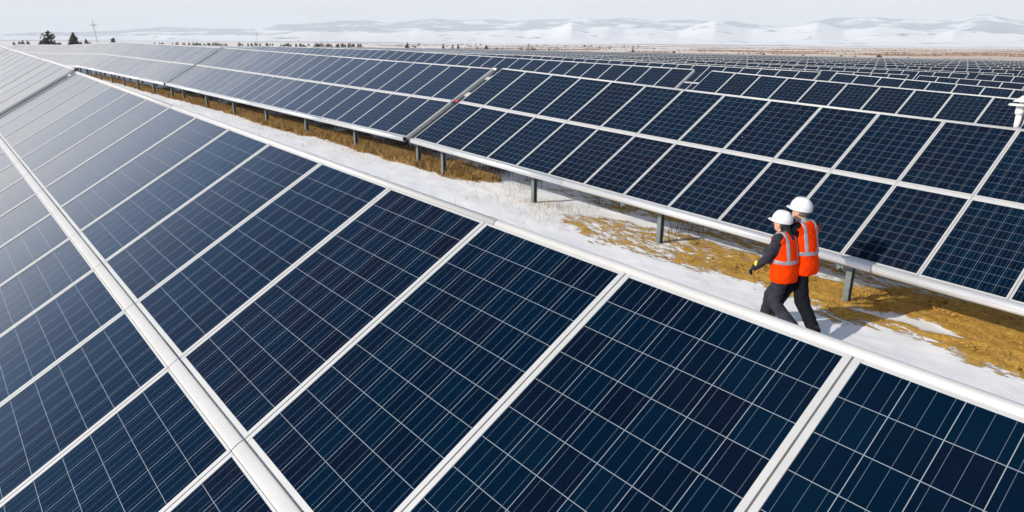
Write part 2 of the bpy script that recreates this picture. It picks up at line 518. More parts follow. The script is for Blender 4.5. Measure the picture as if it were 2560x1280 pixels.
SAND = [(-8.43, 7.2), (-7.3, 6.75), (-6.72, 6.9), (-6.03, 6.95), (-5.25, 7.0), (-4.54, 7.2), (-3.75, 7.15), (-3.3, 7.15), (-2.89, 6.9), (-2.56, 7.0),
        (-2.3, 7.2), (-1.9, 7.3), (-1.6, 7.15), (-1.18, 7.0), (-0.95, 6.97), (-0.65, 7.0), (0.09, 7.02), (3, 7.05), (9, 7.0), (9, 9.9), (-1.6, 9.6),
        (-2.4, 9.27), (-2.91, 9.15), (-3.02, 8.75), (-3.56, 8.5), (-4.1, 8.45), (-5.19, 8.6), (-6.02, 8.55), (-6.83, 8.4), (-7.79, 8.3), (-8.41, 8.0), (-8.8, 7.5)]
TONGUE = [(-2.95, 7.4), (-2.44, 7.8), (-1.88, 7.96), (-1.45, 7.7), (-1.9, 7.5), (-2.2, 7.55), (-2.5, 7.47)]
GRASS = [(-75, 8.0), (-60, 7.9), (-50.13, 7.85), (-42.29, 7.55), (-36.32, 7.57), (-31.94, 7.6), (-28.76, 7.7), (-25.06, 7.4), (-21.45, 7.55), (-20.23, 7.75),
         (-18.16, 7.6), (-14.47, 7.5), (-13.24, 7.5), (-12.5, 7.7), (-11.89, 8.35), (-12.0, 8.5), (-12.6, 8.65), (-14.17, 8.75), (-16.04, 8.8), (-18.11, 8.85), (-30, 8.8), (-75, 8.8)]
def poly_sd(x, y, poly):
    """signed distance to a polygon, positive inside"""
    d = np.full(x.shape, 1e9); ins = np.zeros(x.shape, bool)
    n = len(poly)
    for i in range(n):
        (x0, y0), (x1, y1) = poly[i], poly[(i + 1) % n]
        ex, ey = x1 - x0, y1 - y0
        t = np.clip(((x - x0) * ex + (y - y0) * ey) / (ex * ex + ey * ey), 0, 1)
        d = np.minimum(d, np.hypot(x - x0 - t * ex, y - y0 - t * ey))
        if y0 != y1:
            ins ^= ((y0 > y) != (y1 > y)) & (x < (x1 - x0) * (y - y0) / (y1 - y0) + x0)
    return np.where(ins, d, -d)
def sand_mask(x, y):
    a = 0.5 + poly_sd(x, y, SAND) / 0.85
    a = np.minimum(a, 0.50 + 0.34 * sstep(-6.9, -3.2, x) + .22 * sstep(-2.6, -1.2, x))
    a = np.minimum(a, 0.5 - poly_sd(x, y, TONGUE) / 0.3)
    # bare earth showing in blotches through the thin snow under the table
    b = .14 + .62 * fbm(x * .8, y * 1.3, 91, 3) * sstep(8.5, 9.1, y) * sstep(12.2, 10.8, y) * sstep(-14, -11, x)
    return np.clip(np.maximum(a, b * (y > 8.4)), 0, 1.2)
def grass_mask(x, y):
    return np.clip(0.5 + poly_sd(x, y, GRASS) / 0.5, 0, 1.1)

def graded(start, step, growth, end):
    o, x, s = [], start, step
    while abs(x) < abs(end):
        s *= growth; x = x + s if end > start else x - s
        o.append(x)
    return o
xs = sorted(graded(-62, .3, 1.13, -18000) + list(np.arange(-62, -16, .2)) + list(np.arange(-16, 1.6, .06)) + graded(1.6, .1, 1.16, 18000))
ys = sorted(graded(-6, .4, 1.2, -18000) + list(np.arange(-6, 4.4, .35)) + list(np.arange(4.4, 11, .06)) + list(np.arange(11.2, 24, .5)) + list(np.arange(24.5, 262, 2.6)) + graded(262, 2.6, 1.12, 18000))
GX, GY = np.meshgrid(np.array(xs), np.array(ys), indexing='ij')
GZ = ground_z(GX, GY)
SM, GM = np.zeros_like(GX), np.zeros_like(GX)
near = (GX > -90) & (GX < 10) & (GY > 3) & (GY < 12.5)
SM[near] = sand_mask(GX[near], GY[near])
GM[near] = grass_mask(GX[near], GY[near])
# the far rows stand on snow with strips of dry grass under them
rowp = ((GY + 2.87) % 10.16)
strip = np.exp(-((rowp - 1.6) / 1.3) ** 2) * (GY > 14) * (GY < 195) * (GX > -270) * (GX < 60)
GM = np.maximum(GM, strip * (0.2 + 0.6 * fbm(GX * .12, GY * .12, 5)))
GZ += near * ((fbm(GX * 1.2, GY * 1.2, 3) - .5) * .06 + (fbm(GX * 4, GY * 4, 13) - .5) * .025 + sstep(.35, .7, SM) * ((fbm(GX * 5.5, GY * 5.5, 9, 3) - .5) * .075 + .012) + sstep(.4, .7, GM) * (fbm(GX * 3, GY * 3, 4) - .4) * .08)
DD = np.maximum.reduce([-262 - GX, GX - 60, GY - 193, np.zeros_like(GX)])
PL = sstep(2, 40, DD) * np.clip(0.55 + 0.9 * sstep(-400, -60, GX) - .2, 0, 1)
FA = sstep(900, 2600, np.hypot(GX, GY))
nx_, ny_ = GX.shape
I = np.arange(nx_ * ny_).reshape(nx_, ny_)
F = np.stack([I[:-1, :-1], I[1:, :-1], I[1:, 1:], I[:-1, 1:]], -1).reshape(-1, 4)
gme = npmesh('ground', np.stack([GX, GY, GZ], -1).reshape(-1, 3), F, [M['ground']])
for nm, arr in (('sand', SM), ('grass', GM), ('plain', PL), ('far', FA)):
    at = gme.attributes.new(nm, 'FLOAT', 'POINT')
    at.data.foreach_set('value', arr.ravel().astype(np.float32))
tag(link('ground', gme), kind='structure')

# hills: silhouettes measured as azimuth / elevation seen from the drone, placed at their own distance
BACK = [(-100, 0.1), (-85.1, 0.15), (-82.5, 0.34), (-79.5, 0.43), (-77.5, 0.62), (-75.2, 0.79), (-72.5, 0.75), (-69.2, 0.82), (-67.4, 1.10), (-64.5, 1.26), (-62.7, 1.43), (-61.3, 1.57), (-59.6, 1.36), (-58.0, 1.49), (-56, 1.69), (-53.9, 1.57), (-52, 1.64), (-50.1, 1.54), (-47.9, 1.67), (-46, 1.68), (-44.7, 1.78), (-42.5, 1.70), (-40.6, 1.82), (-38.7, 1.65), (-36.3, 1.68), (-33.3, 1.62), (-31.2, 1.50), (-29.2, 1.24), (-27.5, 1.35), (-25.9, 1.67), (-25.3, 1.78), (-22.6, 1.81), (-20.8, 1.69), (-18.9, 1.54), (-17.5, 1.63), (-16.6, 1.90), (-16.0, 1.99), (-15.1, 1.77), (-14, 1.56), (-8, 1.7), (0, 1.3), (8, 1.2)]
FRONT = [(-100, 0.0), (-85.2, 0.03), (-78.3, 0.13), (-71.5, 0.25), (-69.3, 0.22), (-66.9, 0.44), (-65.7, 0.57), (-64.5, 0.62), (-63, 0.45), (-61.5, 0.53), (-59.7, 0.61), (-57.1, 0.75), (-54.9, 0.65), (-52, 0.73), (-50.1, 0.87), (-48.5, 0.70), (-46.3, 0.96), (-44.7, 1.51), (-43.4, 1.15), (-41.8, 1.28), (-40.5, 0.93), (-38.7, 1.05), (-36.2, 0.88), (-34.7, 1.36), (-33.6, 1.59), (-32.3, 1.18), (-30.9, 0.89), (-28.9, 1.04), (-27.5, 1.26), (-26.3, 1.48), (-25.3, 1.17), (-24.5, 0.90), (-22.5, 1.22), (-20.7, 1.0), (-19, 0.76), (-18.2, 0.81), (-17.6, 1.01), (-16.9, 0.83), (-15.5, 0.78), (-13.8, 0.67), (-8, 0.9), (0, 0.8), (8, 0.7)]
def ridge(name, S, r0, r1, r2, mat, rough, seed, power):
    az = np.arange(-100, 8, .10)
    el = np.interp(az, [q[0] for q in S], [q[1] for q in S])
    k = np.array([.25, .5, .25]); el = np.convolve(np.pad(el, 1, 'edge'), k, 'valid')
    rr = np.concatenate([np.linspace(r0, r1, 70), np.linspace(r1, r2, 20)[1:]])
    A, RR = np.meshgrid(np.radians(az), rr, indexing='ij')
    H = (CAM[2] + r1 * np.tan(np.radians(el)))[:, None]
    t = np.where(RR <= r1, (RR - r0) / (r1 - r0), 1 - .7 * (RR - r1) / (r2 - r1))
    X, Y = CAM[0] + RR * np.sin(A), CAM[1] + RR * np.cos(A)
    nz = fbm(X / rough, Y / rough, seed, 7)
    rg = 1 - np.abs(2 * fbm(X / (rough * .7), Y / (rough * .7), seed + 3, 5) - 1)
    sh = np.clip(t, 0, 1) ** power
    Z = -4.6 + (H + 4.6) * sh * (1 - .55 * (1 - sh) * (1.2 * rg - .5)) + (nz - .5) * 110 * sh * (1 - sh) * 2 + (rg - .6) * 36 * sh + (fbm(X / 260, Y / 260, seed + 9, 5) - .5) * 34 * sh ** .7
    nA, nR = A.shape
    J = np.arange(nA * nR).reshape(nA, nR)
    F = np.stack([J[:-1, :-1], J[:-1, 1:], J[1:, 1:], J[1:, :-1]], -1).reshape(-1, 4)
    return tag(link(name, npmesh(name, np.stack([X, Y, Z], -1).reshape(-1, 3), F, [mat])), kind='structure')
ridge('hills', FRONT, 3200, 7000, 8800, M['foothill'], 560, 21, 1.4)
ridge('mountains', BACK, 8000, 11500, 14000, M['mountain'], 1600, 31, 1.2)

# ------------------------------------------------------------------ solar tables
PW, GL, MG = 1.012, 1.6185, 0.1163        # panel pitch, glass length, gap between the two decks
FULL = 2 * GL + MG
TILT = 0.5225
NP = 22
UPS = (GL - .030) / GL                    # the upper deck ends a little below the tube
TL = PW * NP

def panel_frame(mb, u0=0.0, v0=0.0, mi=0):
    a, b, top, low = .004, .029, .002, -.036
    mb.box((u0 + a, v0 - .026, low), (u0 + b, v0 + GL + .012, top), mi)
    mb.box((u0 + PW - b, v0 - .026, low), (u0 + PW - a, v0 + GL + .012, top), mi)
    mb.box((u0 + b, v0 - .026, low), (u0 + PW - b, v0, top - .0015), mi)
    mb.box((u0 + b, v0 + GL, low), (u0 + PW - b, v0 + GL + .012, top - .0015), mi)
def panel_glass(mb, u0=0.0, v0=0.0, n=-.002, mi=0, i=0, j=0, back=None, GL=GL):
    e = 2e-4
    mb.quad([(u0 + .029, v0, n), (u0 + PW - .029, v0, n), (u0 + PW - .029, v0 + GL, n), (u0 + .029, v0 + GL, n)], mi,
            [(i + e, j + e), (i + 1 - e, j + e), (i + 1 - e, j + 1 - e), (i + e, j + 1 - e)])
    if back is not None:
        mb.quad([(u0 + .029, v0 + GL, -.02), (u0 + PW - .029, v0 + GL, -.02), (u0 + PW - .029, v0, -.02), (u0 + .029, v0, -.02)], back)
q = MB(); panel_glass(q, back=1); ME_GLASS = q.mesh('solar_panel', [M['cells'], M['backsheet']])
q = MB(); panel_frame(q); ME_FRAME = q.mesh('panel_frame', [M['alu']])
q = MB(); panel_glass(q, back=1); panel_frame(q, mi=2); ME_PANEL = q.mesh('solar_panel', [M['cells'], M['backsheet'], M['alu']])

def tube_sections(v, n, r, name, cuts, mt='tube'):
    mb = MB()
    x = 0.0
    for c in list(cuts) + [TL]:
        mb.tube((x + .003, v, n), (c - .003, v, n), r, 24)
        x = c
    mb.tube((.02, v, n), (TL - .02, v, n), r * .9, 12, 1)
    mb.tube((-.010, v, n), (.0, v, n), r * .8, 16, 1)           # dark end plugs
    mb.tube((TL, v, n), (TL + .010, v, n), r * .8, 16, 1)
    return mb.mesh(name, [M[mt], M['black']], True)
ME_LOW = tube_sections(-.098, -.028, .068, 'lower_tube', [5.6, 11.6, 17.4])
ME_TOP = tube_sections(FULL + .014, -.024, .028, 'upper_tube', [6.1, 12.2, 18.2], 'cover')
def mid_cover():
    mb = MB()
    v0, v1 = GL + .0135, GL + MG - .0330
    prof = [(v0 + (v1 - v0) * (.5 - .5 * math.cos(math.pi * k / 10)), -.004 + .012 * math.sin(math.pi * k / 10) ** .35) for k in range(11)]
    prof[0] = (v0, -.03); prof[-1] = (v1, -.03)
    for i in range(NP):
        a, b = i * PW + .0035, (i + 1) * PW - .0035
        for (p0, q0), (p1, q1) in zip(prof, prof[1:]):
            mb.quad([(a, p0, q0), (b, p0, q0), (b, p1, q1), (a, p1, q1)])
        mb.quad([(a, x, y) for x, y in reversed(prof)]); mb.quad([(b, x, y) for x, y in prof])
    mb.box((0.02, v0 + .004, -.032), (TL - .02, v1 - .004, -.012), 1)
    return mb.mesh('middle_cover', [M['cover'], M['black']], True)
ME_MID = mid_cover()
q = MB()
for v in (.45, 1.2, 2.15, 2.95): q.box((.05, v - .025, -.10), (TL - .05, v + .025, -.04))
ME_RAILS = q.mesh('purlins', [M['steel']])
def rafter_mesh():
    mb = MB(); mb.box((-.03, .10, -.19), (.03, FULL - .10, -.103)); return mb.mesh('rafter', [M['steel']])
ME_RAFTER = rafter_mesh()
def side_bar():
    mb = MB()
    mb.box((-.022, -.03, -.09), (-.002, GL + .02, -.012)); mb.box((-.022, GL + MG - .03, -.09), (-.002, FULL - .02, -.012))
    return mb.mesh('end_channel', [M['cover']])
ME_END = side_bar()

def post_mesh(h):
    """C-shaped galvanised post of height h"""
    mb = MB()
    mb.box((-.035, -.055, 0), (-.030, .055, h)); mb.box((-.030, -.055, 0), (.045, -.050, h)); mb.box((-.030, .050, 0), (.045, .055, h))
    mb.box((.040, -.050, 0), (.045, -.032, h)); mb.box((.040, .032, 0), (.045, .050, h))
    return mb.mesh('post', [M['steel']])

def plane_matrix(slope, tilt):
    u = Vector((1, 0, slope)).normalized()
    v = Vector((0, math.cos(tilt), math.sin(tilt)))
    v = (v - u * v.dot(u)).normalized()
    n = u.cross(v)
    return u, v, n, Matrix(((u.x, v.x, n.x, 0), (u.y, v.y, n.y, 0), (u.z, v.z, n.z, 0), (0, 0, 0, 1)))

DX, DY, DZ = TL / 2, FULL * math.cos(TILT) / 2, 1.0
def detailed_table(x0, ylow, zlow, slope, label, frames=True, posts=(.66, 3.5), tilt=TILT, skip_posts=False, channel=False):
    """x0, ylow, zlow: lower left corner of the glass"""
    u, v, n, rot = plane_matrix(slope, tilt)
    org = Vector((x0, ylow, zlow))
    bx, by = x0 + TL / 2, ylow + FULL * math.cos(tilt) / 2
    base = Vector((bx, by, float(ground_z(bx, by))))
    t = empty('solar_table', base)
    tag(t, label, 'solar table', 'solar tables of the farm')
    PM = Matrix.Translation(org - base) @ rot
    for j in range(2):
        for i in range(NP):
            mm = PM @ Matrix.Translation((i * PW, j * (GL + MG), 0)) @ Matrix.Diagonal((1, UPS if j else 1, 1, 1))
            if frames:
                g = link('solar_panel', ME_GLASS, t, mm)
                link('frame', ME_FRAME, g)
            else:
                link('solar_panel', ME_PANEL, t, mm)
    link('lower_tube', ME_LOW, t, PM); link('upper_tube', ME_TOP, t, PM); link('middle_cover', ME_MID, t, PM)
    link('purlins', ME_RAILS, t, PM)
    if channel: link('end_channel', ME_END, t, PM @ Matrix.Translation((TL + .024, 0, 0)))
    if not skip_posts:
        for k in range(7):
            uu = posts[0] + posts[1] * k
            if uu > TL - .04: uu = TL - .04
            link('rafter', ME_RAFTER, t, PM @ Matrix.Translation((uu, 0, 0)))
            for vv in (.36, 2.45):
                top = org + u * uu + v * vv + n * -.17
                gz = float(ground_z(top.x, top.y)) - .08
                link('post', post_mesh(top.z - gz), t, Matrix.Translation(Vector((top.x, top.y, gz)) - base))
    return t, org, u, v, n, base

def row_low(y): return y - FULL * math.cos(TILT)
ROWY = [0, 10.18] + [20.34 + 10.16 * k for k in range(17)]
COLX = [-14.16, -36.92, -59.28, -81.64, -104.0, -126.36, -149.2, -171.6, -194.1, -216.5, -239.0, -261.4]
S0 = FULL * math.sin(TILT)
ROWN = ['front', 'second', 'third', 'fourth', 'fifth', 'sixth', 'seventh', 'eighth', 'ninth', 'tenth', 'eleventh', 'twelfth', 'thirteenth',
        'fourteenth', 'fifteenth', 'sixteenth', 'seventeenth', 'eighteenth', 'nineteenth']
COLN = ['', 'first', 'second', 'third', 'fourth', 'fifth', 'sixth', 'seventh', 'eighth', 'ninth', 'tenth', 'eleventh', 'twelfth']

# the row under the drone
detailed_table(-14.168, row_low(0), -.0299 * -14.168 - S0 - .002, -.0299, 'nearest solar table, dark blue panels filling the lower half of the photo', posts=(.5, 3.5))
detailed_table(-14.235 - TL, row_low(0), .475 + .0235 * 22.3 - S0, -.0235, 'glaring whitish solar table past the gap in the nearest row, at left edge', frames=False, posts=(.5, 3.5))
# the row behind the two walkers
TB = detailed_table(-14.16, 7.281, -1.3776, -.0406, 'dark blue solar table directly behind the two walkers', tilt=.5246, posts=(.72, 3.47))
TC = detailed_table(-14.633 - TL * .9999, 7.354, -1.392 + .0148 * TL, -.0148, 'solar table over golden grass, next left of the one behind the walkers', tilt=.5209, posts=(1.0, 3.53), channel=True)
LBL2 = ['', '', 'pale glaring solar table, second left of the one behind the walkers', 'whitish solar table, third left of the one behind the walkers',
        'whitish solar table, fourth left of the one behind the walkers', 'leftmost visible solar table of the second row, washed white']
for c in (2, 3, 4, 5):
    x0 = COLX[c]
    za, zb = float(ztop(x0, 10.18)), float(ztop(x0 + TL, 10.18))
    detailed_table(x0, 7.30, za - S0, (zb - za) / TL, LBL2[c], frames=False, posts=(.7, 3.48))
for r_, c in ((2, 0), (2, 1), (2, 2), (3, 0), (3, 1)):
    x0 = COLX[c] - (.25 if c else .02)
    za, zb = float(ztop(x0, ROWY[r_])), float(ztop(x0 + TL, ROWY[r_]))
    where = 'in the column of tables behind the walkers' if c == 0 else 'in the %s column left of the walkers' % COLN[c]
    detailed_table(x0, row_low(ROWY[r_]), za - S0, (zb - za) / TL, 'dark blue solar table of the %s row, %s' % (ROWN[r_], where), frames=False, posts=(.7, 3.48), skip_posts=(r_ > 2), channel=(c == 1))

# rows farther off: one small mesh each
def far_mesh():
    mb = MB()
    for j in range(2):
        for i in range(NP):
            panel_glass(mb, i * PW, j * (GL + MG), .004, 0, i, j, None, GL * (UPS if j else 1))
    mb.box((0, -.026, -.036), (TL, GL + .012, .0), 1)
    mb.box((0, GL + MG - .026, -.036), (TL, FULL - .018, .0), 1)
    mb.box((0, GL + .0125, -.036), (TL, GL + MG - .0265, .012), 1)
    mb.tube((0, -.098, -.028), (TL, -.098, -.028), .068, 8, 1)
    mb.tube((0, FULL + .014, -.024), (TL, FULL + .014, -.024), .024, 8, 1)
    s, c = math.sin(TILT), math.cos(TILT)
    for k in range(7):
        uu = .7 + 3.48 * k
        for vv in (.66, 2.45):
            y, z = vv, -.15
            h = 1.0 + vv * s
            # vertical in the world = (0, s, c) in table space
            mb.bar((uu, y - .036 * s, z + .0), (uu, y - h * s, z - h * c), .07, .10, 2, (1, 0, 0))
    return mb.mesh('solar_table', [M['cells'], M['alu'], M['steel']])
ME_FAR = far_mesh()
proto = None
for r_ in range(3, len(ROWY)):
    y = ROWY[r_]
    for c, x0 in enumerate(COLX):
        if r_ == 3 and c < 2: continue
        xr = x0 + TL
        if xr < -(y + 2) * math.tan(R(89)): continue
        if (x0 - CAM[0]) > -(y - 3) * math.tan(R(12.5)): continue      # wholly right of the frame
        if c > 5 and r_ < 6: continue
        za, zb = float(ztop(x0, y)), float(ztop(x0 + TL, y))
        jit = random.uniform(-.04, .04)
        if proto is None:
            o = proto = link('solar_table', ME_FAR)
        else:
            o = proto.copy(); col.objects.link(o)
        _, _, _, rot = plane_matrix((zb - za) / TL, TILT + random.uniform(-.006, .006))
        o.matrix_basis = Matrix.Translation((x0, row_low(y), za - S0 + jit)) @ rot
        where = 'in the column behind the walkers' if c == 0 else 'in the %s column left of the walkers' % COLN[c]
        tag(o, 'distant solar table of the %s row, %s' % (ROWN[r_], where), 'solar table', 'solar tables of the farm')

# cable plugs and brackets hanging on the two tables beside the gap
def hang(tab, uu, vv, nn, kind):
    t, org, u, v, n, base = tab
    p = org + u * uu + v * vv + n * nn - base
    mb = MB()
    if kind == 'bracket':
        mb.bar(p + Vector((-.03, 0, .05)), p + Vector((-.01, 0, -.05)), .05, .05)
        mb.bar(p + Vector((.03, 0, .05)), p + Vector((.0, 0, -.04)), .025, .06)
        mb.tube(p + Vector((-.07, 0, .03)), p + Vector((.07, 0, .04)), .012, 8, 1)
        mb.tube(p + Vector((0, -.02, -.03)), p + Vector((0.02, .01, -.09)), .02, 8, 1)
        mb.build('tube_bracket', [M['steel'], M['black']], t)
    else:
        mb.tube(p, p + Vector((.06, 0, .03)), .035, 10, 0)
        mb.tube(p + Vector((.06, 0, .03)), p + Vector((.17, .02, .05)), .03, 10, 1)
        mb.build('cable_plug', [M['black'], M['red']], t)
hang(TC, TL + .12, GL + MG * .5, -.02, 'plug')
hang(TB, 11.15, -.10, -.15, 'bracket')
hang(TB, 7.1, -.10, -.15, 'bracket')
def gap_plates(tab):
    t, org, u, v, n, base = tab
    PM = Matrix.Translation(org - base) @ Matrix(((u.x, v.x, n.x, 0), (u.y, v.y, n.y, 0), (u.z, v.z, n.z, 0), (0, 0, 0, 1)))
    for vv, w in ((2.08, .17), (FULL - .42, .12)):
        mb = MB(); mb.box((TL + .04, vv, -.10), (TL + .40, vv + w, -.075))
        link('gap_plate', mb.mesh('gap_plate', [M['alu']]), t, PM)
    mb = MB(); mb.tube((TL + .0, FULL + .014, -.024), (TL + .17, FULL + .014, -.024), .042, 14); mb.tube((TL + .17, FULL + .014, -.024), (TL + .21, FULL - .01, -.06), .036, 12, 1)
    link('tube_end', mb.mesh('tube_end', [M['tube'], M['black']], True), t, PM)
gap_plates(TC)

# weather sensor bolted to the upper tube of the walkers' table
def sensor():
    x, y = -2.02, 10.27
    zt = 0.3019 - .0406 * (x + 14.16) + .03
    t = empty('weather_sensor', (x, y, zt))
    tag(t, 'white weather sensor with a conical cap on a post, at right edge above a table', 'weather sensor')
    mb = MB(); mb.tube((0, 0, -.02), (0, 0, .18), .042, 16); mb.tube((0, 0, .18), (0, 0, .305), .062, 16); mb.build('mast', [M['white']], t, True)
    mb = MB(); mb.tube((0, 0, .305), (0, 0, .312), .10, 28); mb.tube((0, 0, .312), (0, 0, .335), .17, 28, 0, .15); mb.build('plate', [M['white']], t, True)
    mb = MB(); mb.tube((0, 0, .335), (0, 0, .37), .03, 12); mb.tube((0, 0, .37), (0, 0, .43), .12, 28, 0, .035); mb.tube((0, 0, .43), (0, 0, .455), .035, 16, 0, .012); mb.build('cap', [M['white']], t, True)
    mb = MB(); mb.tube((.05, -.02, .36), (.085, -.05, .25), .012, 8); mb.tube((.085, -.05, .25), (.05, -.03, .0), .012, 8); mb.build('cable', [M['black']], t, True)
sensor()
# ------------------------------------------------------------------ people
def lattice(lo, hi, h):
    ax = [np.arange(lo[i], hi[i] + h, h) for i in range(3)]
    return ax
def seg_d(P, a, b, ra, rb):
    ax, ay, az = a; ex, ey, ez = b[0] - ax, b[1] - ay, b[2] - az
    px, py, pz = P[0] - ax, P[1] - ay, P[2] - az
    t = np.clip((px * ex + py * ey + pz * ez) / (ex * ex + ey * ey + ez * ez + 1e-9), 0, 1)
    return np.sqrt((px - t * ex) ** 2 + (py - t * ey) ** 2 + (pz - t * ez) ** 2) - (ra + (rb - ra) * t)
def ell_d(P, c, r):
    x, y, z = (P[0] - c[0]) / r[0], (P[1] - c[1]) / r[1], (P[2] - c[2]) / r[2]
    k0 = np.sqrt(x * x + y * y + z * z) + 1e-6
    k1 = np.sqrt((x / r[0]) ** 2 + (y / r[1]) ** 2 + (z / r[2]) ** 2) + 1e-6
    return k0 * (k0 - 1) / k1
def prim_d(P, p):
    return seg_d(P, p[1], p[2], p[3], p[4]) if p[0] == 'c' else ell_d(P, p[1], p[2])
def smin(a, b, k):
    h = np.clip(.5 + .5 * (b - a) / k, 0, 1)
    return b + (a - b) * h - k * h * (1 - h)
def prim_box(p, m):
    if p[0] == 'c':
        r = max(p[3], p[4]) + m
        return [min(p[1][i], p[2][i]) - r for i in range(3)], [max(p[1][i], p[2][i]) + r for i in range(3)]
    return [p[1][i] - p[2][i] - m for i in range(3)], [p[1][i] + p[2][i] + m for i in range(3)]
def field(ax, prims, k):
    f = np.full([len(a) for a in ax], .5)
    for p in prims:
        kk = p[-1] if isinstance(p[-1], float) and len(p) > (6 if p[0] == 'c' else 4) else k
        lo, hi = prim_box(p, .07)
        s = [slice(int(np.searchsorted(ax[i], lo[i])), int(np.searchsorted(ax[i], hi[i]))) for i in range(3)]
        if any(q.stop <= q.start for q in s): continue
        P = np.meshgrid(*[ax[i][s[i]] for i in range(3)], indexing='ij', sparse=True)
        f[tuple(s)] = smin(f[tuple(s)], prim_d(P, p), kk)
    return f
def snet(f, ax):
    """naive surface nets: closed quad mesh of the zero level"""
    ins = f < 0
    nx, ny, nz = f.shape
    c = ins[:-1, :-1, :-1].astype(np.int8)
    for dx, dy, dz in ((1, 0, 0), (0, 1, 0), (1, 1, 0), (0, 0, 1), (1, 0, 1), (0, 1, 1), (1, 1, 1)):
        c = c + ins[dx:nx - 1 + dx, dy:ny - 1 + dy, dz:nz - 1 + dz]
    cells = np.argwhere((c > 0) & (c < 8))
    idx = np.full((nx - 1, ny - 1, nz - 1), -1, np.int64)
    idx[tuple(cells.T)] = np.arange(len(cells))
    acc = np.zeros((len(cells), 3)); cnt = np.zeros(len(cells))
    co = [(x, y, z) for x in (0, 1) for y in (0, 1) for z in (0, 1)]
    val = {q: f[cells[:, 0] + q[0], cells[:, 1] + q[1], cells[:, 2] + q[2]] for q in co}
    for a in co:
        for d in range(3):
            if a[d]: continue
            b = tuple(a[i] + (i == d) for i in range(3))
            va, vb = val[a], val[b]
            m = (va < 0) != (vb < 0)
            t = np.where(m, va / np.where(m, va - vb, 1), 0)
            p = np.tile(np.array(a, float), (len(cells), 1)); p[:, d] += t
            acc += p * m[:, None]; cnt += m
    V = cells + acc / cnt[:, None]
    h = np.array([a[1] - a[0] for a in ax]); o = np.array([a[0] for a in ax])
    V = o + V * h
    FF = []
    for d in range(3):
        s0 = [slice(1, None)] * 3; s1 = [slice(1, None)] * 3
        s0 = [slice(1, -1)] * 3; s1 = [slice(1, -1)] * 3
        s0[d] = slice(0, -1); s1[d] = slice(1, None)
        A, B = ins[tuple(s0)], ins[tuple(s1)]
        off = np.array([0 if i == d else 1 for i in range(3)])
        e, g = [i for i in range(3) if i != d]
        for flip in (False, True):
            q = np.argwhere((A & ~B) if not flip else (~A & B)) + off
            if not len(q): continue
            def cell(de, dg):
                r = q.copy(); r[:, e] -= de; r[:, g] -= dg
                return idx[r[:, 0], r[:, 1], r[:, 2]]
            quad = np.stack([cell(1, 1), cell(0, 1), cell(0, 0), cell(1, 0)], -1)
            if (d == 1) != flip: quad = quad[:, ::-1]
            FF.append(quad)
    return V, np.concatenate(FF)
def wrinkle(P, amp):
    x, y, z = P
    return amp * (np.sin(38 * z + 13 * x + 5 * np.sin(17 * y + 9 * x)) * .6 + np.sin(61 * z - 31 * y + 4 * np.sin(23 * x)) * .4)
def skin_mesh(name, prims, k, h, mats=None, tags=None, bump=0.0, cut=None, mesh_mats=None):
    lo = np.min([prim_box(p, .04)[0] for p in prims], 0); hi = np.max([prim_box(p, .04)[1] for p in prims], 0)
    ax = lattice(lo, hi, h)
    f = field(ax, prims, k)
    P = np.meshgrid(*ax, indexing='ij', sparse=True)
    if bump: f = f + wrinkle(P, bump)
    if cut is not None: f = np.maximum(f, cut(P))
    V, F = snet(f, ax)
    mi = None
    if tags is not None:
        best = np.full(len(V), 9.0); tg = np.zeros(len(V), int)
        Q = (V[:, 0], V[:, 1], V[:, 2])
        for p, t in zip(prims, tags):
            d = prim_d(Q, p)
            m = d < best
            best[m] = d[m]; tg[m] = t
        mi = np.array([np.bincount(r).argmax() for r in tg[F]])
    return npmesh(name, V, F, mesh_mats, mi, True)

